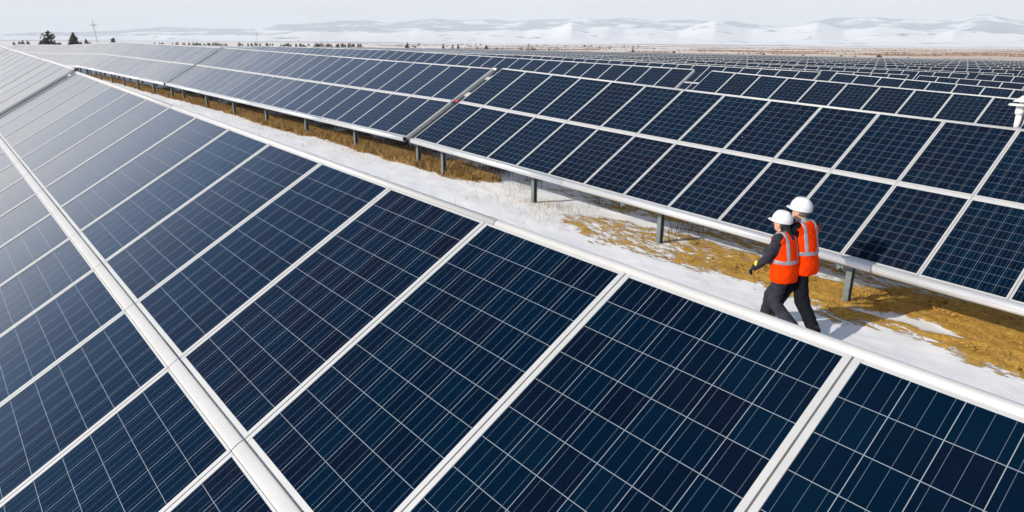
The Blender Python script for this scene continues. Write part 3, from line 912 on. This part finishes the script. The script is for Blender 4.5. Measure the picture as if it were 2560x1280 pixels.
def person(pos, heading, H, J, mats, label, long_hair):
    s = H / 1.76
    S = lambda p: tuple(c * s for c in p)
    root = empty('person', (pos[0], pos[1], float(ground_z(*pos))), -R(heading))
    tag(root, label, 'person', 'workers walking between the rows')
    g = {k: S(v) for k, v in J.items() if isinstance(v, tuple)}
    prims, tags = [], []
    def cap(a, b, ra, rb, t, k=None):
        p = ('c', g[a] if isinstance(a, str) else S(a), g[b] if isinstance(b, str) else S(b), ra * s, rb * s, t)
        prims.append(p + ((k,) if k else ())); tags.append(t)
    def ell(c, r, t, k=None):
        p = ('e', S(c), S(r), t)
        prims.append(p + ((k,) if k else ())); tags.append(t)
    cx, cy = J['chest'][0], J['chest'][1]
    hx, hy, hz = J['head']
    # suit 0, skin 1, eye 2, lip 3
    ell((cx, cy, 1.27), (.195, .135, .235), 0)
    ell((cx * .5, (cy + J['py']) / 2, 1.08), (.172, .128, .24), 0)
    ell((0, J['py'], .95), (.175, .135, .13), 0)
    cap('shl', 'shr', .072, .072, 0)
    cap((cx, cy, 1.40), (cx, (cy + hy) / 2 - .01, 1.50), .095, .058, 0)
    for q in 'lr':
        cap('hip' + q, 'kn' + q, .105, .086, 0)
        cap('kn' + q, 'an' + q, .086, .078, 0)
        cap('sh' + q, 'el' + q, .072, .064, 0)
        cap('el' + q, 'wr' + q, .063, .048, 0)
    cap((cx, (cy + hy) / 2 - .01, 1.47), (hx, hy - .025, hz - .06), .052, .052, 1, .02)
    ell((hx, hy - .012, hz + .01), (.074, .096, .105), 1, .02)
    ell((hx, hy + .03, hz - .055), (.056, .060, .062), 1, .02)
    cap((hx, hy + .083, hz + .005), (hx, hy + .104, hz - .028), .010, .015, 1, .01)
    ell((hx - .075, hy - .012, hz - .012), (.010, .021, .032), 1, .008)
    ell((hx + .075, hy - .012, hz - .012), (.010, .021, .032), 1, .008)
    for e in (-1, 1): ell((hx + .031 * e, hy + .080, hz + .008), (.011, .008, .006), 2, .003)
    ell((hx, hy + .086, hz - .058), (.023, .010, .007), 3, .004)
    suit = mats['suit']
    me = skin_mesh('body', prims, .035 * s, .0075, tags=tags, bump=.0042, mesh_mats=[suit, M['skin'], M['eye'], M['lip']])
    link('body', me, root)
    # vest: the trunk grown outwards, cut at hem, arm holes and neck
    tp = [('e', S((cx, cy, 1.27)), S((.198, .140, .235)), 0), ('e', S((cx * .5, (cy + J['py']) / 2, 1.06)), S((.192, .146, .30)), 0), ('e', S((0, J['py'] * .8, .90)), S((.192, .150, .20)), 0),
          ('c', g['shl'], g['shr'], .072 * s, .072 * s, 0)]
    for q in 'lr':
        a, b = Vector(g['hip' + q]), Vector(g['kn' + q])
        tp.append(('c', tuple(a), tuple(a + (b - a) * .3), .104 * s, .100 * s, 0))
    hem = J['hem'] * s
    def grown(P, off):
        f = np.full(np.broadcast(*P).shape, .5)
        for p in tp: f = smin(f, prim_d(P, p), .05 * s)
        return f - off
    def vest_cut(P, off):
        f = grown(P, off)
        f = np.maximum(f, hem - P[2] + .0 * P[0])
        for q, e in (('l', -1), ('r', 1)):
            sh = g['sh' + q]
            hole = seg_d(P, (sh[0] + .012 * e * s, sh[1], sh[2] + .03 * s), (sh[0] + .085 * e * s, sh[1], sh[2] - .20 * s), .085 * s, .085 * s)
            side = -(e * P[0] - (abs(sh[0]) - .012 * s)) if False else hole
            f = np.maximum(f, -side)
        f = np.maximum(f, -seg_d(P, S((cx, cy + .03, 1.49)), S((hx, hy, hz)), .080 * s, .080 * s))
        # open collar in front
        f = np.maximum(f, -seg_d(P, S((cx, cy + .15, 1.22)), S((cx, cy + .10, 1.5)), .012 * s, .060 * s))
        return f
    lo, hi = (-.40 * s, -.36 * s, hem - .03), (.40 * s, .42 * s, 1.56 * s)
    ax = lattice(lo, hi, .0075)
    P = np.meshgrid(*ax, indexing='ij', sparse=True)
    f = vest_cut(P, .020 * s) + wrinkle(P, .0036)
    V, F = snet(f, ax)
    vest = link('safety_vest', npmesh('safety_vest', V, F, [M['orange']]), root)
    f2 = vest_cut(P, .0245 * s) + wrinkle(P, .0036)
    X, Y, Z = P
    band = np.abs(Z - J['band'] * s + .0 * X) - .026 * s
    f3 = np.maximum(f2, band + 0 * f2)
    V, F = snet(f3, ax)
    link('reflective_stripe', npmesh('reflective_stripe', V, F, [M['stripe']]), vest)
    for e in (-1, 1):
        st = np.abs(X - e * .098 * s) - .024 * s
        f4 = np.maximum(np.maximum(f2, st + 0 * f2), (J['band'] + .02) * s - Z + 0 * f2)
        V, F = snet(f4, ax)
        link('reflective_stripe', npmesh('reflective_stripe', V, F, [M['stripe']]), vest)
    # hard hat
    hc = (hx, hy - .012, hz + .072)
    hat = [('e', S(hc), S((.118, .150, .125)), 0), ('c', S((hx, hy - .09, hz + .158)), S((hx, hy + .06, hz + .158)), .026 * s, .024 * s, 0)]
    def hat_cut(P):
        tilt = (P[1] - hc[1] * s) * .10
        return (hc[2] - .042) * s - P[2] + tilt
    hat_me = skin_mesh('hard_hat', hat, .03 * s, .0055, cut=hat_cut, mesh_mats=[M['helmet']])
    hat_o = link('hard_hat', hat_me, root)
    brim = [('e', S((hx, hy - .010, hz + .034)), S((.121, .153, .012)), 0), ('e', S((hx, hy + .125, hz + .046)), S((.085, .080, .010)), 0)]
    link('brim', skin_mesh('brim', brim, .02 * s, .0055, mesh_mats=[M['helmet']]), hat_o)
    # hair
    if long_hair:
        hair = [('e', S((hx, hy - .045, hz - .01)), S((.082, .075, .085)), 0), ('c', S((hx, hy - .085, hz - .05)), S((cx + .01, cy - .085, 1.43)), .058 * s, .050 * s, 0),
                ('c', S((cx - .075, cy - .01, 1.455)), S((cx + .075, cy - .01, 1.455)), .062 * s, .062 * s, 0), ('c', S((cx - .05, cy + .06, 1.47)), S((cx + .05, cy + .06, 1.47)), .035 * s, .035 * s, 0)]
    else:
        hair = [('e', S((hx, hy - .030, hz - .012)), S((.078, .088, .075)), 0)]
    hcut = (lambda P: (P[1] - (hy - .040) * s) * (P[2] > 1.53 * s) - .0005) if long_hair else (lambda P: np.maximum(P[1] - (hy - .045) * s, (hz - .040) * s - P[2]))
    link('hair', skin_mesh('hair', hair, .03 * s, .0065, cut=hcut, mesh_mats=[mats['hair']]), root)
    if not long_hair:
        col_ = [('c', S((cx - .03, cy + .0, 1.495)), S((cx + .03, cy + .0, 1.478)), .066 * s, .066 * s, 0)]
        link('collar', skin_mesh('collar', col_, .03 * s, .0065, mesh_mats=[M['collar']]), root)
    # gloves with a palm, four fingers of unequal length, bent, and a thumb from the side of the palm
    for q, e in (('l', -1), ('r', 1)):
        w, el = Vector(J['wr' + q]), Vector(J['el' + q])
        d = (w - el).normalized()
        side = Vector((0, 1, 0)).cross(d)                       # across the palm
        if side.length < .1: side = Vector((1, 0, 0)).cross(d)
        side.normalize()
        inn = d.cross(side).normalized()
        if inn.x * e > 0: inn = -inn                             # palm faces the thigh
        fwd = inn.cross(d).normalized()
        if fwd.y < 0: fwd = -fwd
        pr = [('c', S(w - d * .05), S(w + d * .01), .043 * s, .036 * s, 0)]
        for k in (-1.1, -.4, .3, 1.0):
            pr.append(('c', S(w + d * .01 + fwd * .018 * k), S(w + d * .085 + fwd * .021 * k), .019 * s, .016 * s, 0))
        for k, ln in ((1.0, .068), (.32, .078), (-.38, .072), (-1.05, .056)):
            a = w + d * .083 + fwd * .021 * k
            b = a + (d * .80 + inn * .45).normalized() * ln * .5
            c = b + (d * .35 + inn * .93).normalized() * ln * .5
            pr += [('c', S(a), S(b), .0115 * s, .0105 * s, 0), ('c', S(b), S(c), .0105 * s, .009 * s, 0)]
        a = w + d * .030 + fwd * .034
        b = a + (d * .55 + fwd * .70 + inn * .30).normalized() * .042
        c = b + (d * .85 + fwd * .15 + inn * .45).normalized() * .036
        pr += [('c', S(a), S(b), .0150 * s, .0125 * s, 0), ('c', S(b), S(c), .0125 * s, .010 * s, 0)]
        link('glove', skin_mesh('glove', pr, .006, .0042, mesh_mats=[M['glove']]), root)
    if long_hair:
        w, el = Vector(J['wrl']), Vector(J['ell'])
        m = el.lerp(w, .72)
        out = Vector((-.8, 0, .5)).normalized()
        pp = [('e', S(m + out * .040), S((.026, .045, .050)), 0)]
        link('cuff_patch', skin_mesh('cuff_patch', pp, .01, .005, mesh_mats=[M['yellow']]), root)
    # boots
    for q in 'lr':
        a, t = Vector(J['an' + q]), Vector(J['toe' + q])
        hl = Vector(J['heel' + q])
        pr = [('c', S(a + Vector((0, 0, .05))), S(hl.lerp(a, .45)), .055 * s, .050 * s, 0), ('c', S(hl.lerp(a, .25)), S(t), .044 * s, .038 * s, 0), ('c', S(a), S(t.lerp(a, .35)), .046 * s, .040 * s, 0)]
        b = link('boot', skin_mesh('boot', pr, .03 * s, .006, mesh_mats=[M['boot']]), root)
        dn = (t - hl).normalized(); up = Vector((1, 0, 0)).cross(dn).normalized()
        sp = [('c', S(hl - up * .028), S(t - up * .026), .036 * s, .036 * s, 0)]
        nrm = up
        def sole_cut(P, hl=hl, up=up):
            dd = (P[0] - hl.x * s) * up.x + (P[1] - hl.y * s) * up.y + (P[2] - hl.z * s) * up.z
            return np.abs(dd + .036 * s) - .012 * s
        link('sole', skin_mesh('sole', sp, .02, .0055, cut=sole_cut, mesh_mats=[M['sole']]), b)
    return root

J_MAN = dict(py=-.05, chest=(0, .035, 1.27), head=(0, .125, 1.615), shl=(-.165, .03, 1.425), shr=(.165, .03, 1.425),
             hipl=(-.085, -.06, .90), knl=(-.09, -.17, .49), anl=(-.085, -.42, .155), heell=(-.085, -.47, .11), toel=(-.085, -.31, .045),
             hipr=(.085, -.03, .90), knr=(.085, .23, .53), anr=(.085, .43, .13), heelr=(.085, .40, .06), toer=(.085, .58, .135),
             ell=(-.255, .05, 1.15), wrl=(-.235, .31, 1.10), elr=(.24, .08, 1.15), wrr=(.10, .27, 1.08), hem=.845, band=1.125)
J_WOMAN = dict(py=-.04, chest=(0, .04, 1.27), head=(0, .13, 1.61), shl=(-.16, .04, 1.42), shr=(.16, .04, 1.42),
               hipl=(-.085, -.05, .90), knl=(-.09, .02, .48), anl=(-.085, -.34, .215), heell=(-.085, -.41, .185), toel=(-.085, -.28, .045),
               hipr=(.085, -.01, .90), knr=(.085, .21, .51), anr=(.085, .27, .10), heelr=(.085, .225, .045), toer=(.085, .415, .045),
               ell=(-.245, .10, 1.15), wrl=(-.215, .32, .945), elr=(.23, .08, 1.15), wrr=(.12, .27, 1.05), hem=.815, band=1.115)
person((-3.0, 5.99), -76, 1.73, J_MAN, dict(suit=M['suit2'], hair=M['hair_grey']), 'taller grey-haired person in orange vest and white hard hat, on the far side', False)
person((-3.09, 5.72), -82, 1.585, J_WOMAN, dict(suit=M['suit'], hair=M['hair_black']), 'shorter person with black hair, orange vest and white hard hat, yellow patch at the cuff', True)

# ------------------------------------------------------------------ grass and weeds (nobody could count the blades)
def blades(name, pts, hmin, hmax, width, lean, mats, seed, segs=2):
    r = np.random.default_rng(seed)
    n = len(pts)
    P = np.asarray(pts)
    h = r.uniform(hmin, hmax, n) * r.uniform(.6, 1.0, n)
    a = r.uniform(0, 2 * np.pi, n); b = r.uniform(0, 2 * np.pi, n)
    w = width * r.uniform(.6, 1.3, n)
    dx, dy = np.cos(a) * w / 2, np.sin(a) * w / 2
    lx, ly = np.cos(b) * lean * h, np.sin(b) * lean * h
    z = np.zeros(n)
    V = np.stack([P + np.stack([-dx, -dy, z - .03], -1), P + np.stack([dx, dy, z - .03], -1),
                  P + np.stack([lx * .35 + dx * .7, ly * .35 + dy * .7, h * .6], -1), P + np.stack([lx * .35 - dx * .7, ly * .35 - dy * .7, h * .6], -1),
                  P + np.stack([lx + dx * .15, ly + dy * .15, h], -1), P + np.stack([lx - dx * .15, ly - dy * .15, h], -1)], 1).reshape(-1, 3)
    k = np.arange(n)[:, None] * 6
    F = np.concatenate([k + np.array([0, 1, 2, 3]), k + np.array([3, 2, 4, 5])])
    return link(name, npmesh(name, V, F, mats, None, False))
def scatter(n, x0, x1, y0, y1, fn, seed):
    r = np.random.default_rng(seed)
    x, y = r.uniform(x0, x1, n), r.uniform(y0, y1, n)
    keep = r.uniform(0, 1, n) < fn(x, y)
    x, y = x[keep], y[keep]
    return np.stack([x, y, ground_z(x, y)], -1)
def gdens(x, y): return sstep(.45, .75, grass_mask(x, y) + (fbm(x * 1.6, y * 1.6, 41) - .5) * 1.1)
pts = np.concatenate([scatter(150000, -30, -11.8, 7.2, 9.6, gdens, 1), scatter(70000, -62, -30, 7.2, 9.6, gdens, 2)])
tag(blades('dry_grass', pts, .07, .24, .012, .6, [M['grass']], 3), 'golden dry grass growing in the strip under the second row', 'grass', kind='stuff')
# dead stalks standing in the snow behind the grass and along the path
def wdens(x, y): return sstep(.50, .68, fbm(x * .9, y * .9, 51)) * (.25 + .75 * sstep(8.2, 8.9, y)) * (1 - .6 * sstep(-6.5, -4.5, x))
pts = np.concatenate([scatter(20000, -40, -3, 8.2, 10.8, wdens, 5), scatter(60000, -45, -11.5, 8.75, 10.6, lambda x, y: sstep(.40, .62, fbm(x * 1.4, y * 1.4, 57)) * (1 - .5 * sstep(9.6, 10.4, y)), 15), scatter(1500, -11.5, -6, 7.6, 8.6, wdens, 6)])
tag(blades('dead_weeds', pts, .10, .32, .006, .35, [M['stalk']], 7), 'dark dead weed stalks standing in the snow under the tables', 'weeds', kind='stuff')
def pdens(x, y): return .8 * sstep(.52, .7, fbm(x * 1.3, y * 1.3, 61))
pts = np.concatenate([scatter(5000, -34, -8.2, 5.4, 7.8, pdens, 8), scatter(500, -11, -7.8, 6.6, 8.2, lambda x, y: .9 + 0 * x, 9), scatter(160, -10.2, -9.4, 7.3, 7.9, lambda x, y: 1 + 0 * x, 19), scatter(120, -3.2, -2.6, 7.5, 7.95, lambda x, y: 1 + 0 * x, 20)])
tag(blades('sparse_straw', pts, .04, .16, .006, .5, [M['grass']], 10), 'sparse straw tips poking through the snow path', 'straw', kind='stuff')
# clods on the sand
def clods():
    r = np.random.default_rng(23)
    n = 9000
    x, y = r.uniform(-8.8, 3, n), r.uniform(6.8, 9.3, n)
    k = (sand_mask(x, y) + (fbm(x * 2, y * 2, 71) - .5) * .5) > .62
    x, y = x[k], y[k]; z = ground_z(x, y) + .015
    n = len(x)
    s = .008 + .032 * r.uniform(0, 1, n) ** 4
    base = np.array([(1, 0, 0), (-1, 0, 0), (0, 1, 0), (0, -1, 0), (0, 0, .7), (0, 0, -.7)], float)
    V = (base[None] * s[:, None, None] * r.uniform(.6, 1.3, (n, 6, 1)) + r.normal(0, .15, (n, 6, 3)) * s[:, None, None] + np.stack([x, y, z], -1)[:, None]).reshape(-1, 3)
    T = np.array([(0, 2, 4), (2, 1, 4), (1, 3, 4), (3, 0, 4), (2, 0, 5), (1, 2, 5), (3, 1, 5), (0, 3, 5)])
    F = (np.arange(n)[:, None, None] * 6 + T[None]).reshape(-1, 3)
    return npmesh('sand_clods', V, F, [M['clod']], None, False)
M['clod'] = simple('sand_clod', (0.36, 0.205, 0.05), 0.95, 0.0, 0.3, 3.0)
tag(link('sand_clods', clods()), 'small clods of sand lying on the bare ochre ground', 'sand', kind='stuff')

# ------------------------------------------------------------------ trees and shrubs far out on the plain
def conifer_mesh(seed, kind, n=900):
    """unit tree: height 1, width about 1; branches with tufts of needle-sized faces"""
    r = np.random.default_rng(seed)
    V, F = [], []
    for lev in np.linspace(.05, .97, 17 if kind == 'tree' else 9):
        prof = (1 - lev) ** (.75 if kind == 'tree' else .5)
        nb = int(4 + 7 * prof)
        for b in range(nb):
            az = r.uniform(0, 2 * np.pi)
            ln = .5 * prof * r.uniform(.45, 1.15) + .015
            up = r.uniform(.05, .35)
            for t in np.linspace(.15, 1, max(2, int(9 * ln / .5))):
                c = np.array([np.cos(az) * ln * t, np.sin(az) * ln * t, lev + ln * up * t * t + r.normal(0, .008)])
                for _ in range(5):
                    sz = .06 * r.uniform(.5, 1.3)
                    q = c + r.normal(0, .028, (3, 3)) + np.array([[0, 0, 0], [sz, 0, 0], [0, sz, sz * .4]]) @ np.linalg.qr(r.normal(size=(3, 3)))[0]
                    F.append((len(V), len(V) + 1, len(V) + 2)); V += list(q)
    return npmesh('crown', np.array(V), np.array(F), [M['needles']], None, False)
def shrub_mesh(seed, mat):
    r = np.random.default_rng(seed)
    V, F = [], []
    for _ in range(420):
        d = r.normal(size=3); d /= np.linalg.norm(d); d[2] = abs(d[2])
        c = d * np.array([.5, .5, .9]) * r.uniform(.3, 1.0) * (.75 + .35 * math.sin(5 * math.atan2(d[1], d[0]) + seed))
        q = c + r.normal(0, .13, (3, 3))
        F.append((len(V), len(V) + 1, len(V) + 2)); V += list(q)
    return npmesh('shrub', np.array(V), np.array(F), [mat], None, False)
q = MB(); q.tube((0, 0, -.02), (0, 0, .9), .028, 8, 0, .006); ME_TRUNK = q.mesh('trunk', [M['bark']], True)
CROWNS = [conifer_mesh(5, 'bush'), conifer_mesh(9, 'tree'), conifer_mesh(13, 'tree')]
SHRUBS = [shrub_mesh(3, M['needles']), shrub_mesh(4, M['needles']), shrub_mesh(8, M['scrub'])]
def at_az(az, D):
    x, y = CAM[0] + D * math.sin(R(az)), CAM[1] + D * math.cos(R(az))
    return x, y, float(ground_z(x, y))
def conifer(az, eltop, wpx, D, kind, label):
    x, y, z = at_az(az, D)
    top = CAM[2] + D * math.tan(R(eltop))
    h = max(.8, top - z)
    w = wpx / 1690.6 * D / (math.cos(R(az) + .861) * .93 if abs(az + 49.3) < 45 else .75)
    t = empty('pine_tree', (x, y, z), random.uniform(0, 6))
    tag(t, label, 'tree', 'pines beyond the solar field')
    S = Matrix.Diagonal((w, w, h, 1))
    link('crown', CROWNS[kind], t, S); link('trunk', ME_TRUNK, t, S)
conifer(-82.64, .37, 38, 190, 0, 'larger of the two dark bushy pines at the far left, rounded crown')
conifer(-81.12, .34, 26, 190, 1, 'pointed dark pine with open branches, between the bushy pine and the tilted pole')
conifer(-80.43, -.10, 15, 200, 0, 'low dark bushy pine just left of the tilted pole')
conifer(-78.78, .04, 18, 210, 2, 'small dark pine alone just right of the tilted pole')
conifer(-57.86, -.135, 13, 330, 2, 'small dark pine beyond the field, leftmost of the cluster above the middle rows')
conifer(-55.0, -.207, 10, 330, 1, 'small pointed pine beyond the field, left one of a close pair')
conifer(-53.81, -.199, 9, 330, 2, 'small pointed pine beyond the field, right one of a close pair')
conifer(-51.55, -.275, 13, 320, 1, 'small broad pine standing alone above the far rows near mid photo')
conifer(-62.9, -.20, 8, 300, 2, 'tiny dark pine beside the short thin pole beyond the left rows')
conifer(-39.73, -.464, 9, 300, 1, 'tiny pine standing alone above the far rows right of mid photo')
protos = []
def shrub(az, eltop, wpx, D, kind, label, group='shrubs dotted over the plain'):
    x, y, z = at_az(az, D)
    h = max(.5, CAM[2] + D * math.tan(R(eltop)) - z)
    w = wpx / 1690.6 * D * 1.0
    o = link('shrub', SHRUBS[kind]); o.location = (x, y, z - .05)
    o.rotation_euler = (0, 0, random.uniform(0, 6)); o.scale = (w, w, h * 1.05)
    tag(o, label, 'shrub', group)
    protos.append(o)
for az, el, w, D in [(-57.23, -.314, 9, 320), (-54.26, -.294, 9, 320), (-50.71, -.393, 10, 310), (-50.29, -.421, 8, 305), (-48.68, -.379, 10, 300), (-48.16, -.375, 12, 300), (-47.77, -.372, 10, 300),
                     (-65.8, -.251, 11, 300), (-36.55, -.558, 10, 280), (-34.19, -.657, 6, 275), (-32.54, -.67, 6, 270), (-31.63, -.66, 6, 270), (-31.3, -.657, 6, 270), (-29.85, -.641, 10, 265),
                     (-28.9, -.718, 6, 262), (-27.02, -.697, 10, 262), (-24.43, -.722, 7, 262), (-23.53, -.766, 9, 260), (-21.93, -.69, 14, 265), (-20.11, -.801, 7, 258), (-15.27, -.857, 10, 255),
                     (-45.09, -.538, 8, 285), (-43.45, -.556, 8, 285), (-47.51, -.432, 8, 300), (-46.44, -.455, 6, 300)]:
    shrub(az, el, w, D, random.choice((0, 1)), 'small dark green shrub just beyond the last row of solar tables')
r = random.Random(4)
for k in range(95):
    az = r.uniform(-76.5, -61.5); D = r.uniform(330, 620)
    shrub(az, r.uniform(-.30, -.20) + .08 * (D - 330) / 290, r.uniform(3.5, 7), D, r.choice((0, 1, 2)), 'tiny dark shrub in the long line on the snow beyond the left rows', 'line of shrubs beyond the left rows')
for k in range(12):
    az = r.uniform(-84.6, -79.9); D = r.uniform(420, 640)
    shrub(az, r.uniform(-.24, -.08), r.uniform(3.5, 7), D, r.choice((0, 1)), 'dark shrub on the snow behind the two bushy pines at far left', 'shrubs behind the two pines')
for k in range(45):
    az = r.uniform(-60, -38); D = r.uniform(420, 900)
    shrub(az, -.36 + .22 * (D - 420) / 480 + r.uniform(-.04, .03), r.uniform(3, 5), D, 2, 'tiny brown shrub on the pale steppe beyond the far rows', 'brown shrubs on the steppe')
# bands of low reddish scrub
def scrub():
    rr = np.random.default_rng(77)
    n = 26000
    az = np.radians(rr.uniform(-62, -8, n)); D = rr.choice([360., 430., 620., 900.], n) * rr.uniform(.93, 1.07, n) * (1 + .05 * np.sin(az * 40))
    x, y = CAM[0] + D * np.sin(az), CAM[1] + D * np.cos(az)
    k = fbm(x * .02, y * .02, 81) > .47
    x, y, D = x[k], y[k], D[k]
    P = np.stack([x, y, ground_z(x, y)], -1)
    return P
o = blades('scrub', scrub(), .3, .9, .9, .6, [M['scrub']], 12)
tag(o, 'low reddish brown scrub in bands across the steppe beyond the field', 'scrub', kind='stuff')
# power poles
def pole(az, elt, D, label, lean=0.0, arms=True):
    x, y, z = at_az(az, D)
    h = CAM[2] + D * math.tan(R(elt)) - z
    t = empty('power_pole', (x, y, z), R(-az) + R(90))
    t.rotation_euler = (0, -R(lean), -R(az))
    tag(t, label, 'power pole', 'power poles on the plain')
    mb = MB(); mb.tube((0, 0, -.2), (0, 0, h), .14, 8, 0, .09); mb.build('pole', [M['wood']], t, True)
    mb = MB(); mb.bar((-1.0, 0, h * .86), (1.0, 0, h * .86), .14, .16)
    mb.bar((0, 0, h * .80), (.7, 0, h * .86), .07, .07); mb.bar((0, 0, h * .80), (-.7, 0, h * .86), .07, .07)
    mb.build('crossarm', [M['wood']], t)
    for xx in (-.85, 0, .85):
        mb = MB(); z0 = h * .86 + .08 if xx else h
        mb.tube((xx, 0, z0), (xx, 0, z0 + .22), .05, 8, 0, .09); mb.tube((xx, 0, z0 + .22), (xx, 0, z0 + .34), .07, 8, 0, .03)
        mb.build('insulator', [M['white']], t, True)
pole(-79.72, 1.21, 260, 'tall pale power pole right of the two bushy pines', 4.0)
pole(-69.21, .56, 420, 'thin power pole standing among the line of shrubs, left of mid photo')
pole(-62.57, .25, 600, 'shortest faint power pole beside a tiny pine, above the second row')

# ------------------------------------------------------------------ haze over the plain
hm = bpy.data.materials.new('cold_haze')
hm.use_nodes = True
ht = hm.node_tree
ht.nodes.clear()
pv = ht.nodes.new('ShaderNodeVolumePrincipled')
pv.inputs['Color'].default_value = (0.90, 0.95, 1.0, 1)
pv.inputs['Density'].default_value = 1.3e-4
pv.inputs['Anisotropy'].default_value = 0.0
ho = ht.nodes.new('ShaderNodeOutputMaterial')
ht.links.new(pv.outputs[0], ho.inputs['Volume'])
mb = MB()
mb.box((-19500, -19500, -9.0), (19500, 19500, 560.0))
tag(mb.build('haze', [hm]), 'pale cold haze over the whole plain', 'haze', kind='stuff')
